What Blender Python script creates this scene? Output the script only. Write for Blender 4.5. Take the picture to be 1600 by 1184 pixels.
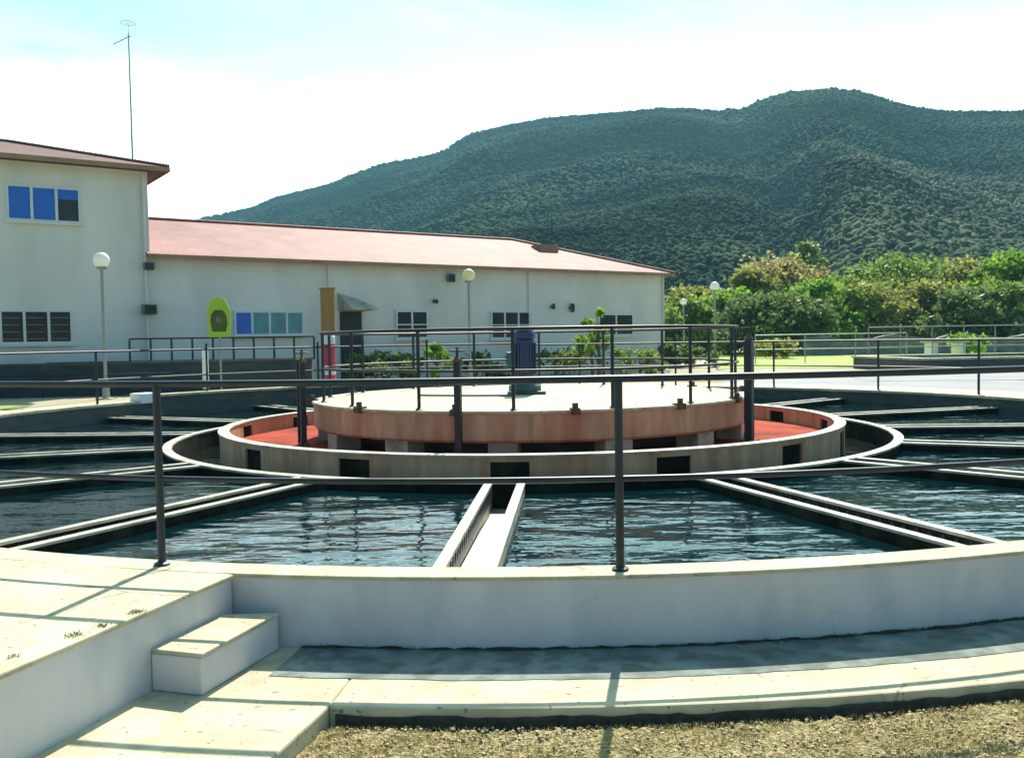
import bpy, math, random
import numpy as np
from mathutils import Vector, Matrix
R = math.radians
random.seed(7); rng = np.random.default_rng(7)
for o in list(bpy.data.objects): bpy.data.objects.remove(o)
S = bpy.context.scene
COL = S.collection

# ------------------------------------------------------------------ camera
EYE = 1.21
cam_d = bpy.data.cameras.new('camera'); cam = bpy.data.objects.new('camera', cam_d); COL.objects.link(cam)
cam_d.sensor_width = 36; cam_d.lens = 32.625; cam_d.clip_start = 0.05; cam_d.clip_end = 6000
cam.matrix_world = Matrix.Translation((0, 0, EYE)) @ Matrix.Rotation(R(90 - 2.41), 4, 'X') @ Matrix.Rotation(R(-0.95), 4, 'Z')
S.camera = cam
S.render.resolution_x = 1024; S.render.resolution_y = 757

# ------------------------------------------------------------------ sky, sun, exposure
SUN_EL, SUN_AZ = 46.0, 10.0          # azimuth clockwise from +Y
W = bpy.data.worlds.new("World"); S.world = W; W.use_nodes = True
nt = W.node_tree; N = nt.nodes; L = nt.links
for n in list(N): N.remove(n)
out = N.new('ShaderNodeOutputWorld'); bg = N.new('ShaderNodeBackground'); sky = N.new('ShaderNodeTexSky')
sky.sky_type = 'NISHITA'; sky.sun_disc = False; sky.sun_elevation = R(SUN_EL); sky.sun_rotation = R(SUN_AZ)
sky.air_density = 1.0; sky.dust_density = 3.5; sky.ozone_density = 1.5
tc = N.new('ShaderNodeTexCoord'); mp = N.new('ShaderNodeMapping'); mp.inputs['Scale'].default_value = (1.3, 1.3, 6.0)
mp.inputs['Rotation'].default_value = (0.0, 0.12, 0.0)
cn = N.new('ShaderNodeTexNoise'); cn.inputs['Scale'].default_value = 2.2; cn.inputs['Detail'].default_value = 7; cn.inputs['Roughness'].default_value = 0.62; cn.inputs['Distortion'].default_value = 0.6
cr = N.new('ShaderNodeValToRGB'); cr.color_ramp.elements[0].position = 0.50; cr.color_ramp.elements[1].position = 0.86
cr.color_ramp.elements[0].color = (0.035, 0.035, 0.035, 1)
mul = N.new('ShaderNodeMixRGB'); mul.blend_type = 'MULTIPLY'; mul.inputs[0].default_value = 1; mul.inputs[2].default_value = (0.76, 1.15, 1.10, 1)
mix = N.new('ShaderNodeMixRGB'); cc = N.new('ShaderNodeMixRGB'); cc.inputs[1].default_value = (4.2, 6.6, 6.3, 1); cc.inputs[2].default_value = (16, 21.5, 21.5, 1); L.new(cc.outputs[0], mix.inputs[2])
L.new(tc.outputs['Generated'], mp.inputs[0]); L.new(mp.outputs[0], cn.inputs['Vector']); 
sx = N.new('ShaderNodeSeparateXYZ'); L.new(tc.outputs['Generated'], sx.inputs[0])
mr = N.new('ShaderNodeMapRange'); mr.inputs[1].default_value = -0.1; mr.inputs[2].default_value = 0.7; L.new(sx.outputs[1], mr.inputs[0])
mz = N.new('ShaderNodeMapRange'); mz.inputs[1].default_value = 0.40; mz.inputs[2].default_value = 0.16; mz.inputs[3].default_value = 0.08; mz.inputs[4].default_value = 0.40; L.new(sx.outputs[2], mz.inputs[0])
ad = N.new('ShaderNodeMath'); ad.operation = 'ADD'; L.new(cn.outputs[0], ad.inputs[0]); L.new(mz.outputs[0], ad.inputs[1]); L.new(ad.outputs[0], cr.inputs[0])
mc = N.new('ShaderNodeMapRange'); mc.inputs[1].default_value = 0.33; mc.inputs[2].default_value = 0.20; L.new(sx.outputs[2], mc.inputs[0]); L.new(mc.outputs[0], cc.inputs[0])
mm = N.new('ShaderNodeMath'); mm.operation = 'MULTIPLY'; L.new(cr.outputs[0], mm.inputs[0]); L.new(mr.outputs[0], mm.inputs[1])
L.new(sky.outputs[0], mul.inputs[1]); L.new(mul.outputs[0], mix.inputs[1]); L.new(mm.outputs[0], mix.inputs[0])
L.new(mix.outputs[0], bg.inputs[0]); L.new(bg.outputs[0], out.inputs[0]); bg.inputs[1].default_value = 0.072
sd = bpy.data.lights.new('sun', 'SUN'); sd.energy = 4.3; sd.angle = R(0.53); sd.color = (1.0, 0.93, 0.80)
sun = bpy.data.objects.new('sun', sd); COL.objects.link(sun)
sv = Vector((math.sin(R(SUN_AZ)) * math.cos(R(SUN_EL)), math.cos(R(SUN_AZ)) * math.cos(R(SUN_EL)), math.sin(R(SUN_EL))))
sun.rotation_euler = sv.to_track_quat('Z', 'Y').to_euler(); sun.location = (0, -5, 30)
S.view_settings.view_transform = 'Standard'; S.view_settings.look = 'None'; S.view_settings.gamma = 1
S.view_settings.exposure = 1.3
S.cycles.max_bounces = 8; S.cycles.transparent_max_bounces = 8

# ------------------------------------------------------------------ materials
def material(name, base, rough=0.8, var=0.25, scale=3.0, bump=0.0, bscale=30.0, col2=None, metal=0.0, stretch=(1, 1, 1),
             stain=None, stain_amt=0.5, stain_scale=2.0, stain_pos=(0.5, 0.62), spec=0.5, speck=None, trans=0.0, bdist=0.02, cracks=None):
    m = bpy.data.materials.new(name); m.use_nodes = True
    nt = m.node_tree; N = nt.nodes; L = nt.links; p = N['Principled BSDF']
    g = N.new('ShaderNodeNewGeometry'); mp = N.new('ShaderNodeMapping'); mp.inputs['Scale'].default_value = stretch
    L.new(g.outputs['Position'], mp.inputs[0])
    n = N.new('ShaderNodeTexNoise'); n.inputs['Scale'].default_value = scale; n.inputs['Detail'].default_value = 6; n.inputs['Roughness'].default_value = 0.6
    L.new(mp.outputs[0], n.inputs['Vector'])
    r = N.new('ShaderNodeValToRGB'); r.color_ramp.elements[0].position = 0.32; r.color_ramp.elements[1].position = 0.68
    b = Vector(base)
    c1 = b * (1 - var); c2 = Vector(col2) if col2 else b * (1 + var * 0.8)
    r.color_ramp.elements[0].color = (*c1, 1); r.color_ramp.elements[1].color = (*c2, 1)
    L.new(n.outputs[0], r.inputs[0]); col = r.outputs[0]
    if stain:
        mp2 = N.new('ShaderNodeMapping'); mp2.inputs['Scale'].default_value = stretch; mp2.inputs['Location'].default_value = (3.7, 1.3, 8.1)
        L.new(g.outputs['Position'], mp2.inputs[0])
        n2 = N.new('ShaderNodeTexNoise'); n2.inputs['Scale'].default_value = stain_scale; n2.inputs['Detail'].default_value = 5
        L.new(mp2.outputs[0], n2.inputs['Vector'])
        r2 = N.new('ShaderNodeValToRGB'); r2.color_ramp.elements[0].position = stain_pos[0]; r2.color_ramp.elements[1].position = stain_pos[1]
        r2.color_ramp.elements[0].color = (0, 0, 0, 1); r2.color_ramp.elements[1].color = (stain_amt,) * 3 + (1,)
        L.new(n2.outputs[0], r2.inputs[0])
        mx = N.new('ShaderNodeMixRGB'); mx.inputs[2].default_value = (*stain, 1); L.new(r2.outputs[0], mx.inputs[0]); L.new(col, mx.inputs[1]); col = mx.outputs[0]
    if speck:
        v = N.new('ShaderNodeTexNoise'); v.inputs['Scale'].default_value = speck[1]; v.inputs['Detail'].default_value = 3; L.new(g.outputs['Position'], v.inputs['Vector'])
        r3 = N.new('ShaderNodeValToRGB'); r3.color_ramp.elements[0].position = speck[2]; r3.color_ramp.elements[1].position = speck[2] + 0.05
        r3.color_ramp.elements[0].color = (0, 0, 0, 1); r3.color_ramp.elements[1].color = (speck[3],) * 3 + (1,)
        L.new(v.outputs[0], r3.inputs[0])
        mx = N.new('ShaderNodeMixRGB'); mx.inputs[2].default_value = (*speck[0], 1); L.new(r3.outputs[0], mx.inputs[0]); L.new(col, mx.inputs[1]); col = mx.outputs[0]
    if cracks:
        dn = N.new('ShaderNodeTexNoise'); dn.inputs['Scale'].default_value = 3.0; dn.inputs['Detail'].default_value = 5; L.new(g.outputs['Position'], dn.inputs['Vector'])
        va = N.new('ShaderNodeVectorMath'); va.operation = 'MULTIPLY_ADD'; va.inputs[1].default_value = (0.35,) * 3; L.new(dn.outputs[1], va.inputs[0]); L.new(g.outputs['Position'], va.inputs[2])
        vo = N.new('ShaderNodeTexVoronoi'); vo.feature = 'DISTANCE_TO_EDGE'; vo.inputs['Scale'].default_value = cracks[0]; L.new(va.outputs[0], vo.inputs['Vector'])
        rr = N.new('ShaderNodeValToRGB'); rr.color_ramp.elements[0].position = cracks[1] * 0.4; rr.color_ramp.elements[1].position = cracks[1]
        rr.color_ramp.elements[0].color = (cracks[2],) * 3 + (1,); rr.color_ramp.elements[1].color = (0, 0, 0, 1); L.new(vo.outputs[0], rr.inputs[0])
        bk = N.new('ShaderNodeTexNoise'); bk.inputs['Scale'].default_value = 1.3; L.new(g.outputs['Position'], bk.inputs['Vector'])
        br = N.new('ShaderNodeMapRange'); br.inputs[1].default_value = 0.45; br.inputs[2].default_value = 0.6; L.new(bk.outputs[0], br.inputs[0])
        ml = N.new('ShaderNodeMath'); ml.operation = 'MULTIPLY'; L.new(rr.outputs[0], ml.inputs[0]); L.new(br.outputs[0], ml.inputs[1])
        mx = N.new('ShaderNodeMixRGB'); mx.inputs[2].default_value = (0.10, 0.09, 0.065, 1); L.new(ml.outputs[0], mx.inputs[0]); L.new(col, mx.inputs[1]); col = mx.outputs[0]
    L.new(col, p.inputs['Base Color']); p.inputs['Roughness'].default_value = rough; p.inputs['Metallic'].default_value = metal
    p.inputs['Specular IOR Level'].default_value = spec
    if bump > 0:
        bn = N.new('ShaderNodeTexNoise'); bn.inputs['Scale'].default_value = bscale; bn.inputs['Detail'].default_value = 4; L.new(g.outputs['Position'], bn.inputs['Vector'])
        bp = N.new('ShaderNodeBump'); bp.inputs['Strength'].default_value = bump; bp.inputs['Distance'].default_value = bdist
        L.new(bn.outputs[0], bp.inputs['Height']); L.new(bp.outputs[0], p.inputs['Normal'])
    if trans > 0:
        t = N.new('ShaderNodeBsdfTranslucent'); L.new(col, t.inputs[0]); ms = N.new('ShaderNodeMixShader'); ms.inputs[0].default_value = trans
        o = N['Material Output']; L.new(p.outputs[0], ms.inputs[1]); L.new(t.outputs[0], ms.inputs[2]); L.new(ms.outputs[0], o.inputs[0])
    return m

M = {}
M['concrete'] = material('sunlit concrete', (0.50, 0.45, 0.31), 0.85, 0.2, 2.2, 0.35, 60, stain=(0.30, 0.27, 0.19), stain_amt=0.55, stain_scale=5, speck=((0.16, 0.14, 0.10), 24, 0.64, 0.8), bdist=0.006, cracks=(0.8, 0.010, 0.8))
M['white'] = material('whitewashed render', (0.60, 0.575, 0.58), 0.8, 0.07, 1.8, 0.3, 45, stain=(0.36, 0.39, 0.41), stain_amt=0.6, stain_scale=2.0, stain_pos=(0.45, 0.72), stretch=(1.6, 1.6, 0.7), bdist=0.008, cracks=(0.7, 0.003, 0.22))
M['wet_concrete'] = material('trough concrete', (0.42, 0.39, 0.31), 0.6, 0.2, 4.0, 0.3, 40, stain=(0.16, 0.15, 0.11), stain_amt=0.7, stain_scale=3, bdist=0.008)
M['stained'] = material('stained concrete', (0.50, 0.31, 0.18), 0.85, 0.3, 2.5, 0.4, 30, stretch=(3, 3, 0.5), stain=(0.42, 0.085, 0.04), stain_amt=0.45, stain_scale=0.7, stain_pos=(0.47, 0.62), bdist=0.01)
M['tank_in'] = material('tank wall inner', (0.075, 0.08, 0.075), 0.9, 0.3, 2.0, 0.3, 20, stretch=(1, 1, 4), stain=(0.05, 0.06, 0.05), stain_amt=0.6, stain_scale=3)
M['dark_wall'] = material('dark blue-grey wall', (0.035, 0.05, 0.055), 0.75, 0.4, 2.0, 0.3, 20, stretch=(1, 1, 3))  # dark blue-grey base colour with random variation
M['steel'] = material('dark painted steel', (0.006, 0.012, 0.022), 0.5, 0.3, 8.0, 0.1, 60, stain=(0.05, 0.035, 0.03), stain_amt=0.4, stain_scale=6, stain_pos=(0.6, 0.7), bdist=0.002)
M['rust'] = material('rusty iron', (0.10, 0.07, 0.035), 0.8, 0.4, 14, 0.5, 50)
M['blue'] = material('blue painted motor', (0.010, 0.022, 0.085), 0.35, 0.2, 6, 0.1, 40)
M['teal'] = material('teal painted base', (0.02, 0.07, 0.075), 0.4, 0.2, 6)
M['wall'] = material('pale rendered wall', (0.70, 0.685, 0.65), 0.9, 0.07, 0.5, 0.3, 12, stain=(0.36, 0.38, 0.36), stain_amt=0.4, stain_scale=0.8, stretch=(1, 1, 0.35), stain_pos=(0.45, 0.75))
M['fascia'] = material('timber fascia', (0.30, 0.19, 0.12), 0.7, 0.2, 3)
M['frame'] = material('window frame', (0.62, 0.66, 0.68), 0.5, 0.06, 5)
M['glass'] = material('dark glass', (0.018, 0.018, 0.02), 0.12, 0.5, 3.0, 0.0)
M['blue_pane'] = material('blue reflecting glass pane', (0.015, 0.12, 0.55), 0.25, 0.15, 1.2)  # blue glass, its reflection put into the glossy base colour
M['teal_pane'] = material('teal curtain pane', (0.10, 0.28, 0.32), 0.3, 0.2, 3)
M['globe'] = material('opal globe', (0.88, 0.88, 0.84), 0.3, 0.03, 3, trans=0.4)
M['old_globe'] = material('yellowed opal globe', (0.78, 0.74, 0.52), 0.4, 0.06, 3, trans=0.35)
M['grey_pole'] = material('galvanised pole', (0.30, 0.31, 0.31), 0.5, 0.15, 6, metal=0.3)
M['lime'] = material('lime sign paint', (0.34, 0.52, 0.03), 0.5, 0.08, 4)
M['black'] = material('black paint', (0.012, 0.014, 0.014), 0.5, 0.2, 6)
M['ochre'] = material('ochre painted board', (0.34, 0.19, 0.05), 0.7, 0.2, 5, stretch=(4, 4, 1))
M['red'] = material('red paint', (0.55, 0.03, 0.07), 0.5, 0.15, 6)
M['white_paint'] = material('white paint', (0.78, 0.78, 0.76), 0.6, 0.06, 5)
M['silver'] = material('grey metal box', (0.14, 0.15, 0.15), 0.5, 0.2, 6)
M['dust'] = material('dusty ground', (0.34, 0.30, 0.20), 0.95, 0.2, 0.25, 0.5, 8, stain=(0.14, 0.15, 0.06), stain_amt=0.7, stain_scale=0.15, stain_pos=(0.5, 0.62))
M['gravel'] = material('gravelly dry turf', (0.26, 0.20, 0.09), 0.95, 0.5, 40, 1.0, 60, col2=(0.50, 0.41, 0.20), stain=(0.14, 0.13, 0.04), stain_amt=0.6, stain_scale=5, bdist=0.03)
M['asphalt'] = material('pale asphalt', (0.25, 0.25, 0.27), 0.9, 0.12, 0.8, 0.3, 30)
M['lawn'] = material('lawn', (0.20, 0.32, 0.03), 0.9, 0.35, 1.2, 0.6, 12, col2=(0.36, 0.46, 0.06))
M['stone'] = material('rubble stone', (0.22, 0.21, 0.20), 0.9, 0.35, 2.0, 0.6, 6)
M['hose'] = material('rubber hose', (0.10, 0.09, 0.085), 0.6, 0.3, 9)
M['soil_shade'] = material('dark damp earth and kerb shade', (0.045, 0.045, 0.035), 0.95, 0.4, 20, 0.8, 40)  # serves real damp earth and the painted kerb shade
M['moss_shade'] = material('mossy concrete with wall shade', (0.17, 0.215, 0.20), 0.9, 0.35, 3, 0.6, 40, col2=(0.26, 0.30, 0.27), stain=(0.06, 0.085, 0.07), stain_amt=0.6, stain_scale=8, stain_pos=(0.45, 0.6), bdist=0.01)  # mossy tone, darkened to deepen the wall's cast shadow
M['trunk'] = material('bark', (0.10, 0.075, 0.05), 0.9, 0.3, 6, 0.6, 20)
M['grass'] = material('dry grass blades', (0.40, 0.34, 0.12), 0.8, 0.4, 9, col2=(0.60, 0.50, 0.22), trans=0.3)
M['pebble'] = material('pebbles', (0.36, 0.30, 0.17), 0.9, 0.5, 30, col2=(0.62, 0.54, 0.33))
M['weeds'] = material('weeds', (0.06, 0.11, 0.03), 0.8, 0.4, 9, trans=0.3)
def roof_mat(name, base, alt, rough):
    m = material(name, base, rough, 0.22, 1.2, 0, 10, col2=alt, spec=0.22)
    nt = m.node_tree; N = nt.nodes; L = nt.links; p = N['Principled BSDF']
    uv = N.new('ShaderNodeTexCoord'); w = N.new('ShaderNodeTexWave'); w.inputs['Scale'].default_value = 5.2; w.inputs['Distortion'].default_value = 0.15; w.bands_direction = 'X'
    L.new(uv.outputs['Object'], w.inputs['Vector']); bp = N.new('ShaderNodeBump'); bp.inputs['Strength'].default_value = 0.6; bp.inputs['Distance'].default_value = 0.04
    L.new(w.outputs[1], bp.inputs['Height']); L.new(bp.outputs[0], p.inputs['Normal'])
    return m
M['roof'] = roof_mat('red corrugated roofing', (0.25, 0.075, 0.078), (0.34, 0.12, 0.115), 0.6)
M['roof_old'] = roof_mat('brown red roofing', (0.13, 0.05, 0.045), (0.19, 0.075, 0.065), 0.6)
def leaf(name, a, b, scale=1.5, tr=0.5):
    return material(name, a, 0.55, 0.35, scale, col2=b, trans=tr, spec=0.3)
M['leaf_green'] = leaf('green foliage', (0.14, 0.23, 0.04), (0.28, 0.40, 0.08))
M['leaf_olive'] = leaf('olive foliage', (0.22, 0.25, 0.05), (0.42, 0.43, 0.11))
M['leaf_dark'] = leaf('dark foliage', (0.10, 0.17, 0.05), (0.20, 0.27, 0.08))
M['leaf_bright'] = leaf('bright foliage', (0.16, 0.32, 0.02), (0.30, 0.50, 0.05))
M['leaf_bloom'] = leaf('yellow blooming foliage', (0.22, 0.22, 0.05), (0.55, 0.46, 0.20), 1.1)
M['hill'] = material('hill ground', (0.008, 0.020, 0.010), 1.0, 0.4, 0.05, 0, 0.5, col2=(0.022, 0.032, 0.016), spec=0.0)
M['pale_wood'] = material('pale hillside scrub', (0.055, 0.075, 0.04), 0.95, 0.5, 0.05, col2=(0.14, 0.145, 0.095), spec=0.05)
M['wood'] = material('hillside scrub', (0.009, 0.030, 0.020), 0.95, 0.5, 0.02, col2=(0.040, 0.078, 0.030), spec=0.05, stain=(0.05, 0.07, 0.03), stain_amt=0.4, stain_scale=0.12, stain_pos=(0.5, 0.68))

def water_mat(name, base, s=1.0, bump=0.35, rough=0.03, ior=1.33):
    m = bpy.data.materials.new(name); m.use_nodes = True
    nt = m.node_tree; N = nt.nodes; L = nt.links; p = N['Principled BSDF']
    p.inputs['Base Color'].default_value = (*base, 1); p.inputs['Roughness'].default_value = rough; p.inputs['IOR'].default_value = ior
    g = N.new('ShaderNodeNewGeometry'); last = None
    for sc, st, am in ((1.7 * s, (0.45, 1.0, 1), 1.0), (5.0 * s, (0.5, 1.1, 1), 0.30), (13.0 * s, (0.6, 1.0, 1), 0.07)):
        mp = N.new('ShaderNodeMapping'); mp.inputs['Scale'].default_value = st; L.new(g.outputs['Position'], mp.inputs[0])
        n = N.new('ShaderNodeTexNoise'); n.inputs['Scale'].default_value = sc; n.inputs['Detail'].default_value = 1; n.inputs['Distortion'].default_value = 0.6
        L.new(mp.outputs[0], n.inputs['Vector'])
        a = N.new('ShaderNodeMath'); a.operation = 'MULTIPLY_ADD'; a.inputs[1].default_value = am; L.new(n.outputs[0], a.inputs[0])
        if last: L.new(last.outputs[0], a.inputs[2])
        else: a.inputs[2].default_value = 0
        last = a
    bp = N.new('ShaderNodeBump'); bp.inputs['Strength'].default_value = bump; bp.inputs['Distance'].default_value = 0.12
    L.new(last.outputs[0], bp.inputs['Height']); L.new(bp.outputs[0], p.inputs['Normal'])
    return m
M['water'] = water_mat('tank water', (0.0015, 0.013, 0.017), 1.25, 0.23, ior=1.85)
M['trough_water'] = water_mat('thin running water', (0.72, 0.72, 0.70), 3.0, 0.5, 0.35)
M['red_water'] = material('rust red sediment', (0.34, 0.05, 0.025), 0.9, 0.4, 2.5, 0.2, 20, spec=0.1, stain=(0.10, 0.03, 0.02), stain_amt=0.7, stain_scale=1.5)
M['algae_shade'] = material('dark algal concrete with shade', (0.012, 0.012, 0.009), 0.95, 0.5, 6, 0.4, 30, bdist=0.01, spec=0.08, stain=(0.035, 0.04, 0.02), stain_amt=0.6, stain_scale=4)  # near-black wet growth, with the walls' shade put into the colour
M['channel_water'] = water_mat('channel water', (0.008, 0.010, 0.008), 1.0, 0.2, 0.1)

# ------------------------------------------------------------------ mesh helpers
def props(o, label=None, cat=None, group=None, kind=None):
    if label: o['label'] = label
    if cat: o['category'] = cat
    if group: o['group'] = group
    if kind: o['kind'] = kind
    return o
def empty(name, loc=(0, 0, 0), rz=0, **k):
    o = bpy.data.objects.new(name, None); COL.objects.link(o); o.location = loc; o.rotation_euler = (0, 0, rz); o.empty_display_size = 0.2
    return props(o, **k)
class MB:
    def __init__(s): s.v = []; s.f = []
    def add(s, vs, fs):
        b = len(s.v); s.v += [tuple(v) for v in vs]; s.f += [tuple(i + b for i in f) for f in fs]; return s
    def box(s, x0, x1, y0, y1, z0, z1, T=None):
        vs = [Vector((x, y, z)) for z in (z0, z1) for x, y in ((x0, y0), (x1, y0), (x1, y1), (x0, y1))]
        if T: vs = [T @ v for v in vs]
        return s.add(vs, [(3, 2, 1, 0), (4, 5, 6, 7), (0, 1, 5, 4), (1, 2, 6, 5), (2, 3, 7, 6), (3, 0, 4, 7)])
    def tube(s, pts, r, n=8, cap=True, closed=False):
        pts = [Vector(p) for p in pts]; m = len(pts); rs = r if isinstance(r, (list, tuple)) else [r] * m
        vs = []; up0 = None
        for i, p in enumerate(pts):
            a = pts[(i - 1) % m] if (closed or i > 0) else p; b = pts[(i + 1) % m] if (closed or i < m - 1) else p
            d = (b - a).normalized()
            ref = Vector((0, 0, 1)) if abs(d.z) < 0.9 else Vector((0, 1, 0))
            u = d.cross(ref).normalized(); w = u.cross(d).normalized()
            for k in range(n):
                t = 2 * math.pi * k / n; vs.append(p + (u * math.cos(t) + w * math.sin(t)) * rs[i])
        fs = []
        for i in range(m if closed else m - 1):
            j = (i + 1) % m
            for k in range(n): fs.append((i * n + k, i * n + (k + 1) % n, j * n + (k + 1) % n, j * n + k))
        if cap and not closed: fs += [tuple(range(n)), tuple(range((m - 1) * n, m * n))[::-1]]
        return s.add(vs, fs)
    def lathe(s, prof, c=(0, 0, 0), n=24):
        vs = []; m = len(prof)
        for r, z in prof:
            for k in range(n):
                t = 2 * math.pi * k / n; vs.append((c[0] + r * math.cos(t), c[1] + r * math.sin(t), c[2] + z))
        fs = [(i * n + k, i * n + (k + 1) % n, (i + 1) * n + (k + 1) % n, (i + 1) * n + k) for i in range(m - 1) for k in range(n)]
        fs += [tuple(range(n))[::-1], tuple(range((m - 1) * n, m * n))]
        return s.add(vs, fs)
    def prism(s, poly, z0, z1, T=None):
        n = len(poly); vs = [Vector((x, y, z0)) for x, y in poly] + [Vector((x, y, z1)) for x, y in poly]
        if T: vs = [T @ v for v in vs]
        return s.add(vs, [tuple(range(n))[::-1], tuple(range(n, 2 * n))] + [(i, (i + 1) % n, n + (i + 1) % n, n + i) for i in range(n)])
    def build(s, name, mat, parent=None, smooth=False, bevel=0, loc=None, **k):
        me = bpy.data.meshes.new(name); me.from_pydata(s.v, [], s.f); me.update()
        me.materials.append(mat if not isinstance(mat, str) else M[mat])
        o = bpy.data.objects.new(name, me); COL.objects.link(o); o.parent = parent
        if loc: o.location = loc
        import bmesh
        bm = bmesh.new(); bm.from_mesh(me); bmesh.ops.recalc_face_normals(bm, faces=bm.faces); bm.to_mesh(me); bm.free()
        if smooth:
            for p in me.polygons: p.use_smooth = True
        if bevel:
            md = o.modifiers.new('b', 'BEVEL'); md.width = bevel; md.segments = 2; md.limit_method = 'ANGLE'; md.angle_limit = R(50)
        return props(o, **k)
def copy_tree(o, parent=None):
    c = o.copy(); COL.objects.link(c); c.parent = parent
    for ch in list(o.children): copy_tree(ch, c)
    return c
def np_mesh(name, V, F, mat, parent=None, **k):
    me = bpy.data.meshes.new(name); nv = len(V); nf = len(F); w = F.shape[1]
    me.vertices.add(nv); me.vertices.foreach_set('co', V.astype(np.float32).ravel())
    me.loops.add(nf * w); me.loops.foreach_set('vertex_index', F.astype(np.int32).ravel())
    me.polygons.add(nf); me.polygons.foreach_set('loop_start', np.arange(0, nf * w, w, dtype=np.int32)); me.polygons.foreach_set('loop_total', np.full(nf, w, dtype=np.int32))
    me.update(calc_edges=True); me.validate(); me.materials.append(M[mat] if isinstance(mat, str) else mat)
    o = bpy.data.objects.new(name, me); COL.objects.link(o); o.parent = parent
    return props(o, **k)

# ------------------------------------------------------------------ the round tank
CX, CY = 0.25, 13.48
FY = 1.0357
def pol(t, r, z=0.0):
    a = R(t); return (CX + r * math.sin(a), CY - r * math.cos(a), z)
R_OUT, R_IN = 8.77, 8.57
WATER = -0.19
TROUGH = sorted([-3.8 + 22.5 * k if -3.8 + 22.5 * k <= 180 else -3.8 + 22.5 * k - 360 for k in range(16)])
def octr(ap):
    def f(t):
        d = ((t + 22.5) % 45) - 22.5
        return ap / math.cos(R(d))
    return f
def arc_wall(mb, angs, rin, rout, z0, z1, closed=False):
    fr = lambda f, t: f(t) if callable(f) else f
    vs = []
    for t in angs:
        vs += [pol(t, fr(rin, t), fr(z0, t)), pol(t, fr(rout, t), fr(z0, t)), pol(t, fr(rout, t), fr(z1, t)), pol(t, fr(rin, t), fr(z1, t))]
    n = len(angs); fs = []
    for i in range(n if closed else n - 1):
        j = (i + 1) % n
        for a in range(4): fs.append((i * 4 + a, i * 4 + (a + 1) % 4, j * 4 + (a + 1) % 4, j * 4 + a))
    if not closed: fs += [(0, 1, 2, 3), tuple(range(4 * n - 4, 4 * n))[::-1]]
    return mb.add(vs, fs)
_w = np.random.default_rng(21).uniform(-1, 1, 4000)
def wob(t, f=1.0, sd=0):
    x = (t + 400) * f + sd * 137.3; i = int(math.floor(x)); u = x - i; u = u * u * (3 - 2 * u); return float(_w[i % 4000] * (1 - u) + _w[(i + 1) % 4000] * u)
def arange(a, b, st, extra=()):
    n = max(1, int(round((b - a) / st))); l = [a + (b - a) * i / n for i in range(n + 1)] + [e for e in extra if a < e < b]
    return sorted(set(round(x, 4) for x in l))
OCT = [-157.5 + 45 * k for k in range(8)]

tank = empty('settling_tank', (CX, CY, -0.4), label='large round concrete settling tank full of dark water with radial troughs and a central drum', cat='settling tank')
def tpart(mb, name, mat, **k):
    o = mb.build(name, mat, tank, **k); o.matrix_parent_inverse = Matrix.Translation((-CX, -CY, 0.4)); return o
# rim height as it steps up towards the back
def rim_z(t):
    if abs(t) <= 66: return 0.0
    if t > 0: return 0.08
    return 0.14 if t > -121 else 0.25
mb = MB(); arc_wall(mb, arange(-66, 66, 1.5), R_IN, R_OUT, -0.75, -0.022); tpart(mb, 'outer_wall', 'white')
mb = MB(); arc_wall(mb, arange(-66, 66, 1.5), R_IN - 0.004, R_OUT + 0.012, -0.022, 0.0); tpart(mb, 'coping', 'concrete', bevel=0.008)
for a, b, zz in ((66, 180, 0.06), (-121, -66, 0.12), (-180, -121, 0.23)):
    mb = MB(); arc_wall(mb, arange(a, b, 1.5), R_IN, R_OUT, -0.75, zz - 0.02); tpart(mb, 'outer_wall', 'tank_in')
    mb = MB(); arc_wall(mb, arange(a, b, 1.5), R_IN - 0.03, R_OUT + 0.05, zz - 0.02, zz + 0.03); tpart(mb, 'coping', 'concrete', bevel=0.008)
# white block ending the raised left wall
mb = MB(); T = Matrix.Translation(pol(-121.4, 8.67, 0)) @ Matrix.Rotation(R(-121.4), 4, 'Z'); mb.box(-0.2, 0.2, -0.17, 0.17, 0.10, 0.30, T); tpart(mb, 'end_block', 'white_paint', bevel=0.02)
# floor
mb = MB(); mb.lathe([(R_IN + 0.05, -0.75), (R_IN + 0.05, -0.70)], (CX, CY, 0), 72); tpart(mb, 'floor', 'tank_in')

# octagonal inner ring wall with ports where the troughs arrive
ri, ro = 4.20, 4.32
ports = [(t - 2.6, t + 2.6) for t in TROUGH]
mb = MB(); cur = ports[-1][1] - 360
for a, b in ports:
    arc_wall(mb, arange(cur, a, 2.0, OCT + [-202.5]), ri, ro, -0.6, 0.0); cur = b
arc_wall(mb, arange(-180, 180, 1.5, OCT)[:-1], ri, ro, 0.0005, 0.052, closed=True)
tpart(mb, 'ring_wall', 'stained')
mb = MB(); arc_wall(mb, arange(-180, 180, 2.5)[:-1], 4.19, 4.335, 0.052, 0.070, closed=True); tpart(mb, 'ring_coping', 'wet_concrete')
# octagonal channel wall outside it
mb = MB(); arc_wall(mb, arange(-180, 180, 2.5)[:-1], 4.91, 5.00, -0.6, -0.112, closed=True); tpart(mb, 'channel_wall', 'algae_shade')
mb = MB(); arc_wall(mb, arange(-180, 180, 2.5)[:-1], 4.905, 5.02, -0.112, -0.090, closed=True); tpart(mb, 'channel_coping', 'wet_concrete')
for t in TROUGH:
    mb = MB(); arc_wall(mb, arange(t - 2.6, t + 2.6, 2.6), 4.23, 4.29, -0.6, 0.0); tpart(mb, 'port_shade', 'algae_shade')  # added dark plates: the shade inside the open ports as colour
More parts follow.
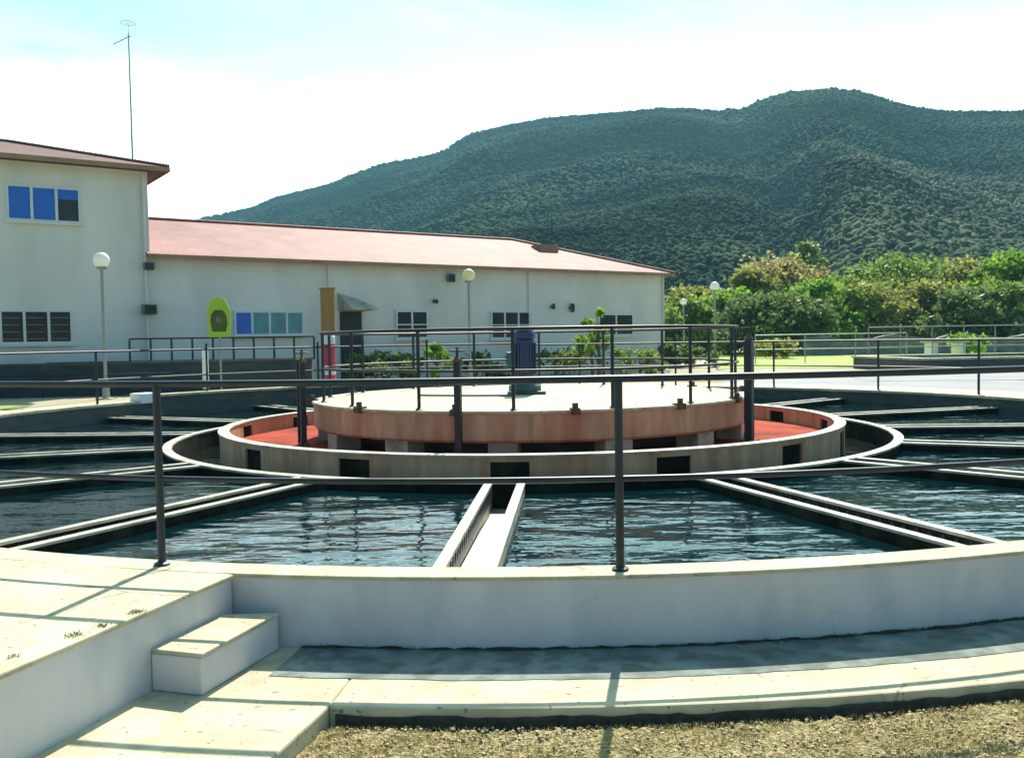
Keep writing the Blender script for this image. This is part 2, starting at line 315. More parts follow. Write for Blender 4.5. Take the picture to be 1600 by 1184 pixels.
# troughs
for t in TROUGH:
    T = Matrix.Translation((CX, CY, 0)) @ Matrix.Rotation(R(t), 4, 'Z')
    r0 = 5.00; r1 = R_IN
    mb = MB()
    for sx in (-1, 1):
        xa, xb = (-0.185, -0.12) if sx < 0 else (0.12, 0.185)
        mb.box(xa, xb, -r1, -r0, -0.50, -0.12, T)
    mb.box(-0.119, 0.119, -r1, -r0, -0.50, -0.34, T)
    tr = tpart(mb, 'trough', 'wet_concrete' if abs(t + 3.8) < 1 else 'algae_shade', bevel=0.006)  # sunlit trough kept pale; the others carry their shade as colour
    for sx in (-1, 1):
        mb = MB(); mb.box(min(sx * 0.112, sx * 0.19), max(sx * 0.112, sx * 0.19), -r1, -r0, -0.12, -0.095, T); mb.build('trough_rim', 'wet_concrete', tr, bevel=0.006)
    # serrated weir plates
    n = int((r1 - r0 - 0.1) / 0.12)
    for sx in (-1, 1):
        mb = MB()
        for k in range(n):
            y = -r1 + 0.06 + k * 0.12; x = sx * 0.1155
            pts = [(y, -0.24), (y + 0.12, -0.24), (y + 0.12, -0.13), (y + 0.06, -0.20), (y, -0.13)]
            vs = [T @ Vector((x + d, yy, zz)) for d in (-0.003, 0.003) for yy, zz in pts]
            mb.add(vs, [(0, 1, 2, 3, 4), (9, 8, 7, 6, 5)] + [(i, (i + 1) % 5, 5 + (i + 1) % 5, 5 + i) for i in range(5)])
        mb.build('weir_plate', 'steel', tr)
    mb = MB(); vs = [T @ Vector(v) for v in ((-0.11, -r1, -0.25), (0.11, -r1, -0.25), (0.11, -r0 - 1.2, -0.30), (-0.11, -r0 - 1.2, -0.30), (0.11, -r0, -0.36), (-0.11, -r0, -0.36))]
    mb.add(vs, [(0, 1, 2, 3), (3, 2, 4, 5)]); mb.build('running_water', 'trough_water', tr)
# central drum
mb = MB(); mb.lathe([(2.72, 0.045), (3.04, 0.045), (3.075, 0.075), (3.075, 0.375), (2.70, 0.375)], (CX, CY, 0), 96); tpart(mb, 'drum', 'stained')
mb = MB(); mb.lathe([(3.09, 0.375), (3.10, 0.385), (3.09, 0.41), (0.0, 0.41)], (CX, CY, 0), 96); tpart(mb, 'drum_deck', 'concrete')
for k in range(14):
    t = -7 + 360 / 14 * k
    mb = MB(); T = Matrix.Translation(pol(t, 2.86, 0)) @ Matrix.Rotation(R(t), 4, 'Z'); mb.box(-0.17, 0.17, -0.16, 0.16, -0.6, 0.045, T); tpart(mb, 'support_block', 'wet_concrete')
mb = MB(); mb.lathe([(2.3, -0.6), (2.3, 0.045)], (CX, CY, 0), 64); tpart(mb, 'inner_drum', 'tank_in')
for k, t in enumerate((-43, -17, 8.5, 34, 58, -80, 90, 120, 150, 180, -150, -115)):
    mb = MB(); T = Matrix.Translation(pol(t, 3.06, 0)) @ Matrix.Rotation(R(t), 4, 'Z')
    mb.box(-0.05, 0.05, -0.08, 0.05, 0.36, 0.432, T); mb.tube([T @ Vector((0, -0.03, 0.43)), T @ Vector((0, -0.03, 0.49))], 0.035, 8)
    tpart(mb, 'lifting_lug', 'rust')

# water
def polar_sheet(mb, angs, rin, rout, z, nr=1):
    fr = lambda f, t: f(t) if callable(f) else f
    vs = []
    for t in angs:
        for i in range(nr + 1): vs.append(pol(t, fr(rin, t) + (fr(rout, t) - fr(rin, t)) * i / nr, z))
    fs = []
    for i in range(len(angs) - 1):
        for k in range(nr):
            a = i * (nr + 1) + k; b = a + nr + 1; fs.append((a, a + 1, b + 1, b))
    return mb.add(vs, fs)
mb = MB(); TT = TROUGH + [TROUGH[0] + 360]
for a, b in zip(TT[:-1], TT[1:]):
    inner = lambda t: 5.0; nseg = 14; rows = []
    for j in range(nseg + 1):
        row = []
        for k in range(5):
            u = k / 4; f = j / nseg
            # angle limits shrink with radius so that the sheet ends on the trough walls
            rr = 5.0 + (R_IN - 5.0) * u
            lo = a + math.degrees(math.asin(0.18 / rr)); hi = b - math.degrees(math.asin(0.18 / rr)); t = lo + (hi - lo) * f
            r_ = inner(t) + (R_IN - inner(t)) * u
            row.append(pol(t, r_, WATER))
        rows.append(row)
    vs = [p for row in rows for p in row]; fs = [(j * 5 + k, j * 5 + k + 1, (j + 1) * 5 + k + 1, (j + 1) * 5 + k) for j in range(nseg) for k in range(4)]
    mb.add(vs, fs)
mb.build('water', 'water', kind='structure')
mb = MB(); polar_sheet(mb, arange(-180, 180, 3), 4.31, 4.92, -0.35); mb.build('channel_water', 'channel_water', kind='structure')
mb = MB(); polar_sheet(mb, arange(-180, 180, 3), 2.3, 4.21, -0.16, 2); mb.build('rust_red_sediment', 'red_water', kind='structure')

# ------------------------------------------------------------------ railings
def arc_rail(parent, name, angs, r, zf, rad):
    mb = MB(); mb.tube([pol(t, r, zf) for t in angs], rad, 8, closed=(abs(angs[-1] - angs[0]) > 355)); return mb.build(name, 'steel', parent, smooth=True)
def railing(label, posts, r, zb, spans, h, mid, rad, prad, lower=None):
    e = empty('railing', (0, 0, 0), label=label, cat='railing')
    for a, b, z in spans:
        arc_rail(e, 'top_rail', arange(a, b, 2), r, z + h, rad); arc_rail(e, 'mid_rail', arange(a, b, 2), r, z + mid, rad * 0.85)
    for t in posts:
        z = zb(t); mb = MB(); x, y, _ = pol(t, r)
        mb.tube([(x, y, z), (x, y, z + h - rad * 0.5)], prad, 10); mb.lathe([(prad * 2.0, 0), (prad * 2.0, 0.012), (prad * 1.2, 0.02), (prad, 0.03)], (x, y, z), 12)
        mb.build('post', 'steel', e, smooth=False)
    return e
posts = [1.98 + 16.67 * k for k in range(-4, 5)] + [84, 97.5, 111, 125.5, 141, 156, 171, -81.4, -98, -114.5, -131, -148, -165]
railing('dark steel two-bar railing round the rim of the round tank, crossing the whole foreground', posts, 8.68, lambda t: rim_z(t),
        [(-66, 66, 0.0), (66, 180, 0.08), (-121, -66, 0.12), (-180, -121, 0.12)], 1.0, 0.48, 0.019, 0.022)
de = railing('dark steel railing standing on the pale deck of the central drum', [-4.6 + 22.5 * k for k in range(16)], 2.95, lambda t: 0.41, [(-180, 180, 0.41)], 0.93, 0.45, 0.019, 0.021)
mb = MB(); mb.tube([pol(t, 2.95, 0.41 + 0.17) for t in arange(-27.1, -4.6, 2)], 0.012, 6); mb.build('toe_rail', 'steel', de)

def gate_post(t, r, z0, z1, w, label, twin=False):
    x, y, _ = pol(t, r); e = empty('sluice_post', (x, y, z0), R(t), label=label, cat='sluice post', group='sluice posts standing in the ring around the drum')
    def P(mb, name, mat, **k): return mb.build(name, mat, e, **k)
    h = z1 - z0
    mb = MB(); mb.box(-w / 2, w / 2, -w / 2, w / 2, 0, h * 0.86)
    if twin: mb.box(-w / 2 - 0.14, -0.14 + w * 0.1, -w / 2, w / 2, 0, h * 0.9); mb.box(-0.14, 0, -0.02, 0.02, h * 0.4, h * 0.45); mb.box(-0.14, 0, -0.02, 0.02, h * 0.75, h * 0.8)
    P(mb, 'column', 'steel', bevel=0.006)
    mb = MB(); mb.tube([(0, 0, h * 0.86), (0, 0, h)], 0.016, 8); mb.lathe([(0.05, 0), (0.055, 0.03), (0.02, 0.07)], (0, 0, h * 0.86), 12); P(mb, 'spindle', 'rust')
    mb = MB(); mb.tube([(0.085 * math.cos(a), 0.085 * math.sin(a), h * 0.965) for a in [2 * math.pi * i / 16 for i in range(16)]], 0.010, 6, closed=True)
    for a in (0, math.pi / 2): mb.tube([(-0.085 * math.cos(a), -0.085 * math.sin(a), h * 0.965), (0.085 * math.cos(a), 0.085 * math.sin(a), h * 0.965)], 0.007, 6)
    P(mb, 'handwheel', 'steel', smooth=True)
    mb = MB(); mb.box(-w * 0.9, w * 0.9, -w * 0.9, w * 0.9, -0.10, 0.02); P(mb, 'base_plate', 'rust')
gate_post(-15, 3.30, -0.08, 1.14, 0.075, 'thick dark sluice post in front of the drum, nearest of the three')
gate_post(-63, 3.32, -0.10, 1.13, 0.07, 'twin dark sluice posts side by side at the left end of the drum', twin=True)
gate_post(54.5, 3.32, -0.10, 1.36, 0.10, 'tall thick sluice post at the right end of the drum, rising to the railing top')

# motor on the drum
e = empty('agitator_motor', (CX - 0.06, CY + 0.2, 0.41), label='dark blue upright motor on a teal base at the middle of the drum deck', cat='motor')
mb = MB(); mb.box(-0.26, 0.30, -0.22, 0.22, 0, 0.05); mb.lathe([(0.24, 0.05), (0.24, 0.12), (0.19, 0.17), (0.17, 0.22)], (0, 0, 0), 24); mb.build('base', 'teal', e, bevel=0.006)
mb = MB(); mb.lathe([(0.13, 0.22), (0.155, 0.25), (0.155, 0.78), (0.14, 0.82)], (0, 0, 0), 24)
for k in range(18):
    a = 2 * math.pi * k / 18; T = Matrix.Rotation(a, 4, 'Z'); mb.box(0.15, 0.172, -0.006, 0.006, 0.30, 0.75, T)
mb.build('motor_body', 'blue', e)
mb = MB(); mb.lathe([(0.165, 0.82), (0.165, 0.90), (0.13, 0.95), (0.05, 0.96)], (0, 0, 0), 24); mb.build('fan_cowl', 'blue', e)
mb = MB(); mb.box(-0.27, -0.16, -0.08, 0.08, 0.42, 0.62); mb.build('terminal_box', 'teal', e, bevel=0.01)

# ------------------------------------------------------------------ front walkway, raised walkway, step
def sheet(name, pts, z, mat, **k):
    mb = MB(); mb.add([(x, y, z) for x, y in pts], [tuple(range(len(pts)))]); return mb.build(name, mat, kind='structure', **k)
WZ = -0.38
# curved walkway along the wall + branch running to the left front
mb = MB(); arc_wall(mb, arange(-6.5, 60, 1.5), R_OUT + 0.0, 9.53, -0.62, WZ); 
mb.build('walkway', 'concrete', kind='structure', bevel=0.012)
mb = MB(); mb.prism([(-1.49, 4.90), (-1.1, 4.82), pol(-6.5, R_OUT)[:2], pol(-6.5, 9.53)[:2], (-1.45, 1.4), (-2.60, 1.4), (-1.95, 3.45)], -0.62, WZ - 0.0005)
mb.build('walkway', 'concrete', kind='structure', bevel=0.012)
# raised walkway: slab level with tank rim, whitewashed side
A0 = (-1.50, 4.852); A1 = (-2.73, 0.8)
poly_top = [A0] + [pol(t, R_OUT + 0.013)[:2] for t in arange(-14.6, -66, -3) if False]
ang = [-11.7, -15, -22, -26, -30, -34, -38, -42, -46, -50]
poly = [A1, A0] + [pol(t, R_OUT + 0.013)[:2] for t in ang] + [(-9, 6.5), (-9, 0.8)]
mb = MB(); mb.prism(poly, -0.6, -0.026); mb.build('raised_walkway', 'white', kind='structure')
poly = [(A1[0] + 0.012, A1[1]), (A0[0] + 0.012, A0[1])] + [pol(t, R_OUT + 0.013)[:2] for t in ang] + [(-9, 6.5), (-9, 0.8)]
mb = MB(); mb.prism(poly, -0.026, -0.002); mb.build('raised_walkway_paving', 'concrete', kind='structure', bevel=0.007)
# step
d = (Vector(A0) - Vector(A1)).normalized(); nrm = Vector((d.y, -d.x))
p0 = Vector((-1.69, 4.225)) + nrm * 0.003; w = 0.27
st = empty('step', (p0.x, p0.y, WZ), label='small whitewashed concrete step block in the corner between raised walkway and tank wall', cat='step')
mb = MB(); mb.prism([(0, 0), tuple(nrm * w), tuple(nrm * w + d * 0.66), tuple(d * 0.56)], 0, 0.175); mb.build('block', 'white', st, bevel=0.01)
mb = MB(); mb.prism([(0.003, 0.003), tuple(nrm * (w + 0.006)), tuple(nrm * (w + 0.006) + d * 0.66), tuple(d * 0.56)], 0.175, 0.195); mb.build('tread', 'concrete', st, bevel=0.006)

# ------------------------------------------------------------------ ground
def gz(t, r):
    a = abs(((t + 180) % 360) - 180); s = min(1, max(0, (a - 62) / 30)); s = s * s * (3 - 2 * s)
    far = min(1, max(0, (r - 20) / 30)); s = max(s, far)
    return -0.48 + 0.56 * s
rs = [R_OUT - 0.05, 9.2, 9.6, 10, 10.8, 11.5, 12.5, 14, 17, 20, 25, 32, 42, 60, 100, 200, 500, 1200, 3500]
angs = arange(-180, 180, 3)
mb = MB(); vs = [pol(t, r, gz(t, r)) for t in angs for r in rs]; nr = len(rs)
fs = [(i * nr + k, i * nr + k + 1, (i + 1) * nr + k + 1, (i + 1) * nr + k) for i in range(len(angs) - 1) for k in range(nr - 1)]
mb.add(vs, fs); mb.build('ground', 'dust', kind='structure', smooth=True)
# front plot of dry turf with small real bumps
nx, ny = 420, 140
xs = np.linspace(-3.0, 6.5, nx); ys = np.linspace(1.6, 4.6, ny); X, Y = np.meshgrid(xs, ys)
Zb = -0.455 + 0.004 * np.sin(X * 7.3 + Y * 3) + 0.004 * np.sin(X * 17 + 3 * np.sin(Y * 9)) + rng.normal(0, 0.006, X.shape)
rr = np.hypot(X - CX, Y - CY)
Zb = np.where(rr < 9.59, Zb - 0.03, Zb)
V = np.stack([X.ravel(), Y.ravel(), Zb.ravel()], 1); idx = np.arange(nx * ny).reshape(ny, nx)
F = np.stack([idx[:-1, :-1].ravel(), idx[:-1, 1:].ravel(), idx[1:, 1:].ravel(), idx[1:, :-1].ravel()], 1)
cxm = X[:-1, :-1].ravel(); cym = Y[:-1, :-1].ravel(); edge = -0.84 - (3.9 - cym) * 0.245
keep = (np.hypot(cxm - CX, cym - CY) > 9.48) & (cxm > edge - 0.1)
np_mesh('dry_turf_ground', V, F[keep], 'gravel', kind='structure')

def in_turf(x, y): return math.hypot(x - CX, y - CY) > 9.57 and x > -0.82 - (3.9 - y) * 0.245
# pebbles / dry grass tufts as stuff
ico = [(0, 0, 1), (0.89, 0, 0.45), (0.28, 0.85, 0.45), (-0.72, 0.53, 0.45), (-0.72, -0.53, 0.45), (0.28, -0.85, 0.45), (0.72, 0.53, -0.45), (-0.28, 0.85, -0.45), (-0.89, 0, -0.45), (-0.28, -0.85, -0.45), (0.72, -0.53, -0.45), (0, 0, -1)]
icf = [(0, 1, 2), (0, 2, 3), (0, 3, 4), (0, 4, 5), (0, 5, 1), (1, 6, 2), (2, 7, 3), (3, 8, 4), (4, 9, 5), (5, 10, 1), (2, 6, 7), (3, 7, 8), (4, 8, 9), (5, 9, 10), (1, 10, 6), (11, 7, 6), (11, 8, 7), (11, 9, 8), (11, 10, 9), (11, 6, 10)]
ICO = np.array(ico); ICF = np.array(icf)
def blobs(P, S3, jit=0.25):
    n = len(P); V = ICO[None] * (1 + rng.normal(0, jit, (n, 12, 1))); V = V * S3[:, None, :] + P[:, None, :]
    F = ICF[None] + (np.arange(n) * 12)[:, None, None]
    return V.reshape(-1, 3), F.reshape(-1, 3)
pts = []
while len(pts) < 9000:
    x = random.uniform(-1.6, 3.4); y = random.uniform(2.7, 4.4)
    if in_turf(x, y): pts.append((x, y, -0.447))
P = np.array(pts); s = rng.uniform(0.002, 0.009, (len(P), 1)) * np.array([[1, 1, 0.7]])
V, F = blobs(P, s); np_mesh('gravel_pebbles', V, F, 'pebble', label='loose tan pebbles strewn over the dry turf in front of the walkway', category=None) if False else np_mesh('gravel_pebbles', V, F, 'pebble', kind='stuff', label='loose tan pebbles strewn over the dry turf in front of the walkway', cat='gravel')
def blades(pts, h, w, mat, name, **k):
    n = len(pts); a = rng.uniform(0, 2 * np.pi, n); hh = h * rng.uniform(0.5, 1.3, n); lean = rng.normal(0, 0.6, (n, 2)) * hh[:, None]
    P = np.array(pts); d = np.stack([np.cos(a), np.sin(a), 0 * a], 1) * (w / 2)
    tip = P + np.stack([lean[:, 0], lean[:, 1], hh], 1)
    V = np.stack([P - d, P + d, tip], 1).reshape(-1, 3); F = np.arange(3 * n).reshape(-1, 3)
    return np_mesh(name, V, F, mat, **k)
pts = []
while len(pts) < 45000:
    x = random.uniform(-1.6, 3.4); y = random.uniform(2.7, 4.4)
    if in_turf(x, y) and math.sin(x * 5.1 + 2 * math.sin(y * 6)) + math.sin(y * 11 + x * 3) > random.uniform(-2.6, 0.6): pts.append((x, y, -0.455))
blades(pts, 0.018, 0.005, 'grass', 'dry_grass', kind='stuff', label='short straw-coloured grass growing on the plot before the walkway', cat='grass')
# damp soil strip, painted wall shade and weeds where wall meets the walkway
mb = MB(); arc_wall(mb, arange(-9, 60, 0.25), R_OUT + 0.001, lambda t: R_OUT + 0.435 + 0.004 * wob(t, 0.4) + 0.004 * wob(t, 1.7, 2) + 0.003 * wob(t, 4, 3), WZ - 0.03, WZ + 0.003); mb.build('moss_shade_strip', 'moss_shade', kind='structure')  # width matched to the wall's cast shadow, which its colour deepens
mb = MB(); arc_wall(mb, arange(-9, 60, 0.25), R_OUT + 0.0015, lambda t: R_OUT + 0.020 + 0.012 * wob(t, 1.1, 5) + 0.006 * wob(t, 4, 6), WZ - 0.02, lambda t: WZ + 0.010 + 0.007 * wob(t, 3, 7)); mb.build('damp_soil', 'soil_shade', kind='structure')
pts = []
for k in range(2600):
    t = random.uniform(-9, 24); 
    if math.sin(t * 2.1) + math.sin(t * 5.3) > random.uniform(-1.6, 1.6): pts.append(pol(t, R_OUT + abs(random.gauss(0.0, 0.018)) + 0.004, WZ))
blades(pts, 0.022, 0.006, 'weeds', 'weeds', kind='stuff', label='small dark weeds along the foot of the white tank wall', cat='weeds')
pts = []
for cx_, cy_, rr_, n_ in ((-1.73, 4.19, 0.018, 400), (-1.80, 3.98, 0.016, 300), (-1.86, 3.86, 0.022, 500), (-1.98, 3.60, 0.014, 200)):
    for k in range(n_): pts.append((cx_ + random.gauss(0, rr_), cy_ + random.gauss(0, rr_), 0.0))
pts = pts[::5]
blades(pts, 0.010, 0.005, 'weeds', 'edge_weeds', kind='stuff', label='small dark weed clumps in the broken edge of the raised walkway', cat='weeds')
# dark face sheet: the kerb's shade put into its colour
mb = MB(); arc_wall(mb, arange(-6.3, 60, 0.25), 9.5305, lambda t: 9.545 + 0.006 * wob(t, 1, 8) + 0.004 * wob(t, 4, 9), -0.55, lambda t: WZ - 0.04 + 0.007 * wob(t, 3, 10)); mb.build('edge_shade', 'soil_shade', kind='structure')
# back paving
mb = MB(); arc_wall(mb, arange(84, 180, 3), R_OUT + 0.05, 9.9, -0.05, 0.088); mb.build('apron', 'concrete', kind='structure')
mb = MB(); arc_wall(mb, arange(-180, -84, 3), R_OUT + 0.05, 9.9, -0.05, 0.088); mb.build('apron', 'concrete', kind='structure')
mb = MB(); polar_sheet(mb, arange(92, 152, 3), 9.95, 14.0, 0.086, 3); mb.build('road', 'asphalt', kind='structure')
sheet('path', [(8.5, 22), (60, 15), (60, 20), (9.5, 28)], 0.092, 'asphalt')
sheet('lawn', [(7.2, 32), (60, 29), (90, 64), (14, 64)], 0.091, 'lawn')
sheet('lawn_patch', [(-15.5, 9.5), (-9.9, 12), (-9.3, 18), (-14, 19)], 0.093, 'lawn')

# ------------------------------------------------------------------ buildings
DIR = Vector((1.5, 1.0357, 0)).normalized(); ROT = math.atan2(DIR.y, DIR.x)   # local x along facade, local y into building
BZ = 0.08
GZ = 0.08
BY = 23.82
def window(parent, x, z, w, h, cols, rows, pane, depth=0.0, pane_mats=None, sill=True):
    """window on the facade plane y=0 of the parent's local space"""
    mb = MB(); f = 0.05
    mb.box(x, x + w, -0.035, 0.05, z, z + f); mb.box(x, x + w, -0.035, 0.05, z + h - f, z + h)
    mb.box(x, x + f, -0.035, 0.05, z + f, z + h - f); mb.box(x + w - f, x + w, -0.035, 0.05, z + f, z + h - f)
    for c in range(1, cols): xx = x + w * c / cols; mb.box(xx - f * 0.6, xx + f * 0.6, -0.032, 0.05, z + f, z + h - f)
    for r in range(1, rows): zz = z + h * r / rows; mb.box(x + f, x + w - f, -0.029, 0.05, zz - f * 0.35, zz + f * 0.35)
    fr = mb.build('window', 'frame', parent)
    for c in range(cols):
        mb = MB(); mb.box(x + w * c / cols + 0.02, x + w * (c + 1) / cols - 0.02, -0.012, 0.0, z + 0.02, z + h - 0.02)
        mb.build('pane', (pane_mats[c] if pane_mats else pane), fr)
    if sill:
        mb = MB(); mb.box(x - 0.06, x + w + 0.06, -0.09, 0.0, z - 0.06, z - 0.001); mb.build('sill', 'wall', fr)
    return fr
def hip_roof(parent, x0, x1, y0, y1, ze, rise, ov, mat, hipl=True, hipr=True):
    x0 -= ov; x1 += ov; y0 -= ov; y1 += ov; ym = (y0 + y1) / 2; h = (y1 - y0) / 2
    za = ze - ov * rise / h * 0
    xa = x0 + (h if hipl else 0); xb = x1 - (h if hipr else 0)
    T = 0.09
    v = [(x0, y0, za), (x1, y0, za), (x1, y1, za), (x0, y1, za), (xa, ym, za + rise), (xb, ym, za + rise)]
    v += [(a, b, c + T) for a, b, c in v]
    f = [(6, 7, 11, 10), (7, 8, 11), (8, 9, 10, 11), (9, 6, 10), (0, 1, 2, 3), (0, 1, 7, 6), (1, 2, 8, 7), (2, 3, 9, 8), (3, 0, 6, 9)]
    mb = MB(); mb.v = v; mb.f = f; r = mb.build('roof', mat, parent)
    mb = MB(); g = 0.012; mb.box(x0 - g, x1 + g, y0 - g - 0.03, y0 - g, za - 0.03, za + T - 0.01); mb.box(x0 - g, x1 + g, y1 + g, y1 + g + 0.03, za - 0.03, za + T - 0.01)
    mb.box(x1 + g, x1 + g + 0.03, y0, y1, za - 0.03, za + T - 0.01); mb.build('fascia', 'fascia', r)
    mb = MB()
    for a, b in (((x1, y0, za + T), (xb, ym, za + rise + T)), ((x1, y1, za + T), (xb, ym, za + rise + T)), ((xa, ym, za + rise + T), (xb, ym, za + rise + T))): mb.tube([a, b], 0.07, 8)
    if hipl: mb.tube([(x0, y0, za + T), (xa, ym, za + rise + T)], 0.07, 8)
    mb.build('ridge_cap', mat, r)
    return r
b1 = empty('two_storey_building', (-9.2, BY, BZ), ROT, label='pale two storey building with hipped brownish red roof, at the left edge', cat='building')
H1 = 5.68 - BZ
mb = MB(); mb.box(-5.9, 0, 0, 5.6, -0.3, H1); mb.build('wall', 'wall', b1)
hip_roof(b1, -5.9, 0, 0, 5.6, H1 - 0.05, 0.88, 0.42, 'roof_old')
# positions along facade from picture x: s = distance along DIR (negative left)
def fac_s(px):
    q = (px - 800) / 1450.0; k = (q * BY + 9.2) / (1.5 - q * 1.0357); return k * math.hypot(1.5, 1.0357)
def fac_y(px, s):   # metres above eye per pixel
    return (BY + s * DIR.y) / 1450.0
def fz(px, py):     # local z on the facade for picture point
    s = fac_s(px); return EYE + ((530.8 - 0.0166 * (px - 800)) - py) * fac_y(px, s) - BZ
def fwin(b, x0, x1, yt, yb, cols, rows, **k):
    s0, s1 = fac_s(x0), fac_s(x1); xm = (x0 + x1) / 2; zt, zb = fz(xm, yt), fz(xm, yb)
    return window(b, s0, zb, s1 - s0, zt - zb, cols, rows, **k)
fwin(b1, 20, 135, 293, 348, 3, 1, pane='glass', pane_mats=['blue_pane', 'blue_pane', 'glass'])
mb = MB(); s0, s1 = fac_s(98), fac_s(131); mb.box(s0, s1, -0.016, -0.0125, fz(115, 314), fz(115, 297)); mb.build('blue_reflection', 'blue_pane', b1)  # coloured sheet for the blue reflection at the pane top
fwin(b1, 2, 116, 484, 537, 3, 1, pane='glass')
mb = MB()
for k in range(3):
    for i in range(4):
        sa = fac_s(5 + 38 * k); sb = fac_s(34 + 38 * k); z = fz(50, 530 - i * 11); mb.box(sa, sb, -0.019, -0.0125, z, z + 0.02)
mb.build('shutter_slats', 'silver', b1)

mb = MB(); mb.tube([(-0.12, -0.05, 0.05), (-0.12, -0.05, H1 - 0.1)], 0.04, 8); mb.build('downpipe', 'wall', b1)
b2 = empty('long_building', (-9.2 + DIR.x * 0.002, BY + DIR.y * 0.002, BZ), ROT, label='long low pale building with a pink red hipped roof behind the tank', cat='building')
LEN = fac_s(1040); H2 = 3.42 - BZ + 0.06
mb = MB(); mb.box(0, LEN, 0.03, 8, -0.3, H2); mb.build('wall', 'wall', b2)
rf = hip_roof(b2, 0.15, LEN, 0.0, 8, H2 - 0.03, 1.42, 0.25, 'roof', hipl=False)
mb = MB(); sx = fac_s(890); 
for (a, b, c, d_) in ((LEN - 3.9, LEN - 3.1, 2.3, 2.9),):
    z = H2 + 0.10 + 1.42 * (2.3 + 0.25) / 4.25
    mb.box(a, b, c, d_, z - 0.15, z + 0.22)
mb.build('roof_vent', 'fascia', rf)
fb2 = b2
def bw(x0, x1, yt, yb, cols, rows, **k): return fwin(b2, x0, x1, yt, yb, cols, rows, **k)
mb_off = 0
bw(368, 476, 486, 524, 4, 1, pane='teal_pane', pane_mats=['blue_pane', 'teal_pane', 'teal_pane', 'teal_pane'])
bw(620, 670, 485, 529, 2, 2, pane='glass')
bw(768, 832, 486, 529, 3, 2, pane='glass')
bw(936, 990, 490, 524, 2, 1, pane='glass')
# canopy over the door
s0, s1 = fac_s(531), fac_s(572); zt = fz(540, 458); zm = fz(550, 486)
mb = MB(); v = []
for y0_, z0_, z1_ in ((-0.9, zm, zm + 0.06), (0.03, zm, zt)):
    v += [(s0, y0_, z0_), (s1, y0_, z0_), (s0, y0_, z1_), (s1 - (0.25 if y0_ > -0.5 else 0), y0_, z1_ if y0_ < -0.5 else z1_ - 0.15)]
mb.add(v, [(0, 1, 3, 2), (4, 5, 7, 6), (0, 4, 6, 2), (1, 5, 7, 3), (2, 3, 7, 6), (0, 1, 5, 4)]); cp = mb.build('door_canopy', 'wet_concrete', b2)
mb = MB(); mb.box(s0 + 0.05, s1 - 0.1, -0.005, 0.03, 0, zm - 0.02); mb.build('door', 'black', b2)
for sx_ in (LEN * 0.27, LEN * 0.66, LEN - 0.1):
    mb = MB(); mb.tube([(sx_, -0.03, 0.05), (sx_, -0.03, H2 - 0.06)], 0.035, 8); mb.build('downpipe', 'wall', b2)
# things mounted on the walls
def wall_item(px, py, w, h, dpt, name, label, cat, rnd=False):
    s = fac_s(px); z = fz(px, py); p = Vector((-9.2, BY, BZ)) + DIR * s; e = empty(name, (p.x, p.y, BZ + z), ROT, label=label, cat=cat)
    mb = MB(); mb.box(-w / 2, w / 2, -dpt, -0.06, -h / 2, h / 2); mb.build('housing', 'silver', e, bevel=0.02)
    mb = MB(); mb.box(-0.04, 0.04, -0.0605, 0.03, -0.04, 0.04); mb.build('bracket', 'black', e)
    mb = MB(); mb.box(-w * 0.4, w * 0.4, -dpt - 0.012, -dpt, -h * 0.4, h * 0.38); mb.build('lens', 'glass', e)
wall_item(236, 417, 0.26, 0.2, 0.2, 'floodlight', 'small dark floodlight high on the corner of the two storey building', 'floodlight')
wall_item(234, 484, 0.34, 0.26, 0.3, 'alarm_box', 'dark box on the corner wall of the two storey building, below the floodlight', 'wall box')
wall_item(705, 435, 0.26, 0.26, 0.16, 'floodlight', 'square dark floodlight under the long roof, left of the yellowed lamp', 'floodlight')
wall_item(681, 471, 0.13, 0.13, 0.14, 'wall_lamp', 'tiny dark lamp on the long wall above the two-pane window', 'wall lamp')
wall_item(864, 479, 0.10, 0.2, 0.12, 'wall_lamp', 'small narrow dark lamp on the long wall right of the three-pane window', 'wall lamp')
wall_item(893, 481, 0.16, 0.3, 0.14, 'meter_box', 'narrow dark box on the long wall near its right end, by the sapling', 'wall box')
# antenna
e = empty('antenna_mast', (-10.22, 24.6 * FY, 5.6), label='tall thin antenna mast rising behind the roof of the two storey building', cat='antenna')
zt = 9.65 - 5.6
mb = MB(); mb.tube([(0, 0, 0), (0, 0, zt * 0.6), (0, 0, zt)], [0.028, 0.022, 0.016], 8); mb.build('mast', 'grey_pole', e)
mb = MB(); mb.tube([(-0.42, 0, zt - 0.28), (0.06, 0, zt - 0.06)], 0.012, 6)
for k in range(5): f = k / 4; x = -0.40 + 0.42 * f; z = zt - 0.27 + 0.19 * f; mb.tube([(x, -0.2, z), (x, 0.2, z)], 0.006, 6)
mb.build('yagi', 'grey_pole', e)
mb = MB(); mb.tube([(0.2 * math.cos(a) , 0.2 * math.sin(a), zt + 0.28 ) for a in [2 * math.pi * i / 20 for i in range(20)]], 0.007, 6, closed=True); mb.tube([(0, 0, zt), (0, 0, zt + 0.28)], 0.007, 6); mb.tube([(-0.2, 0, zt + 0.28), (0.2, 0, zt + 0.28)], 0.006, 6)
mb.build('loop_aerial', 'grey_pole', e)

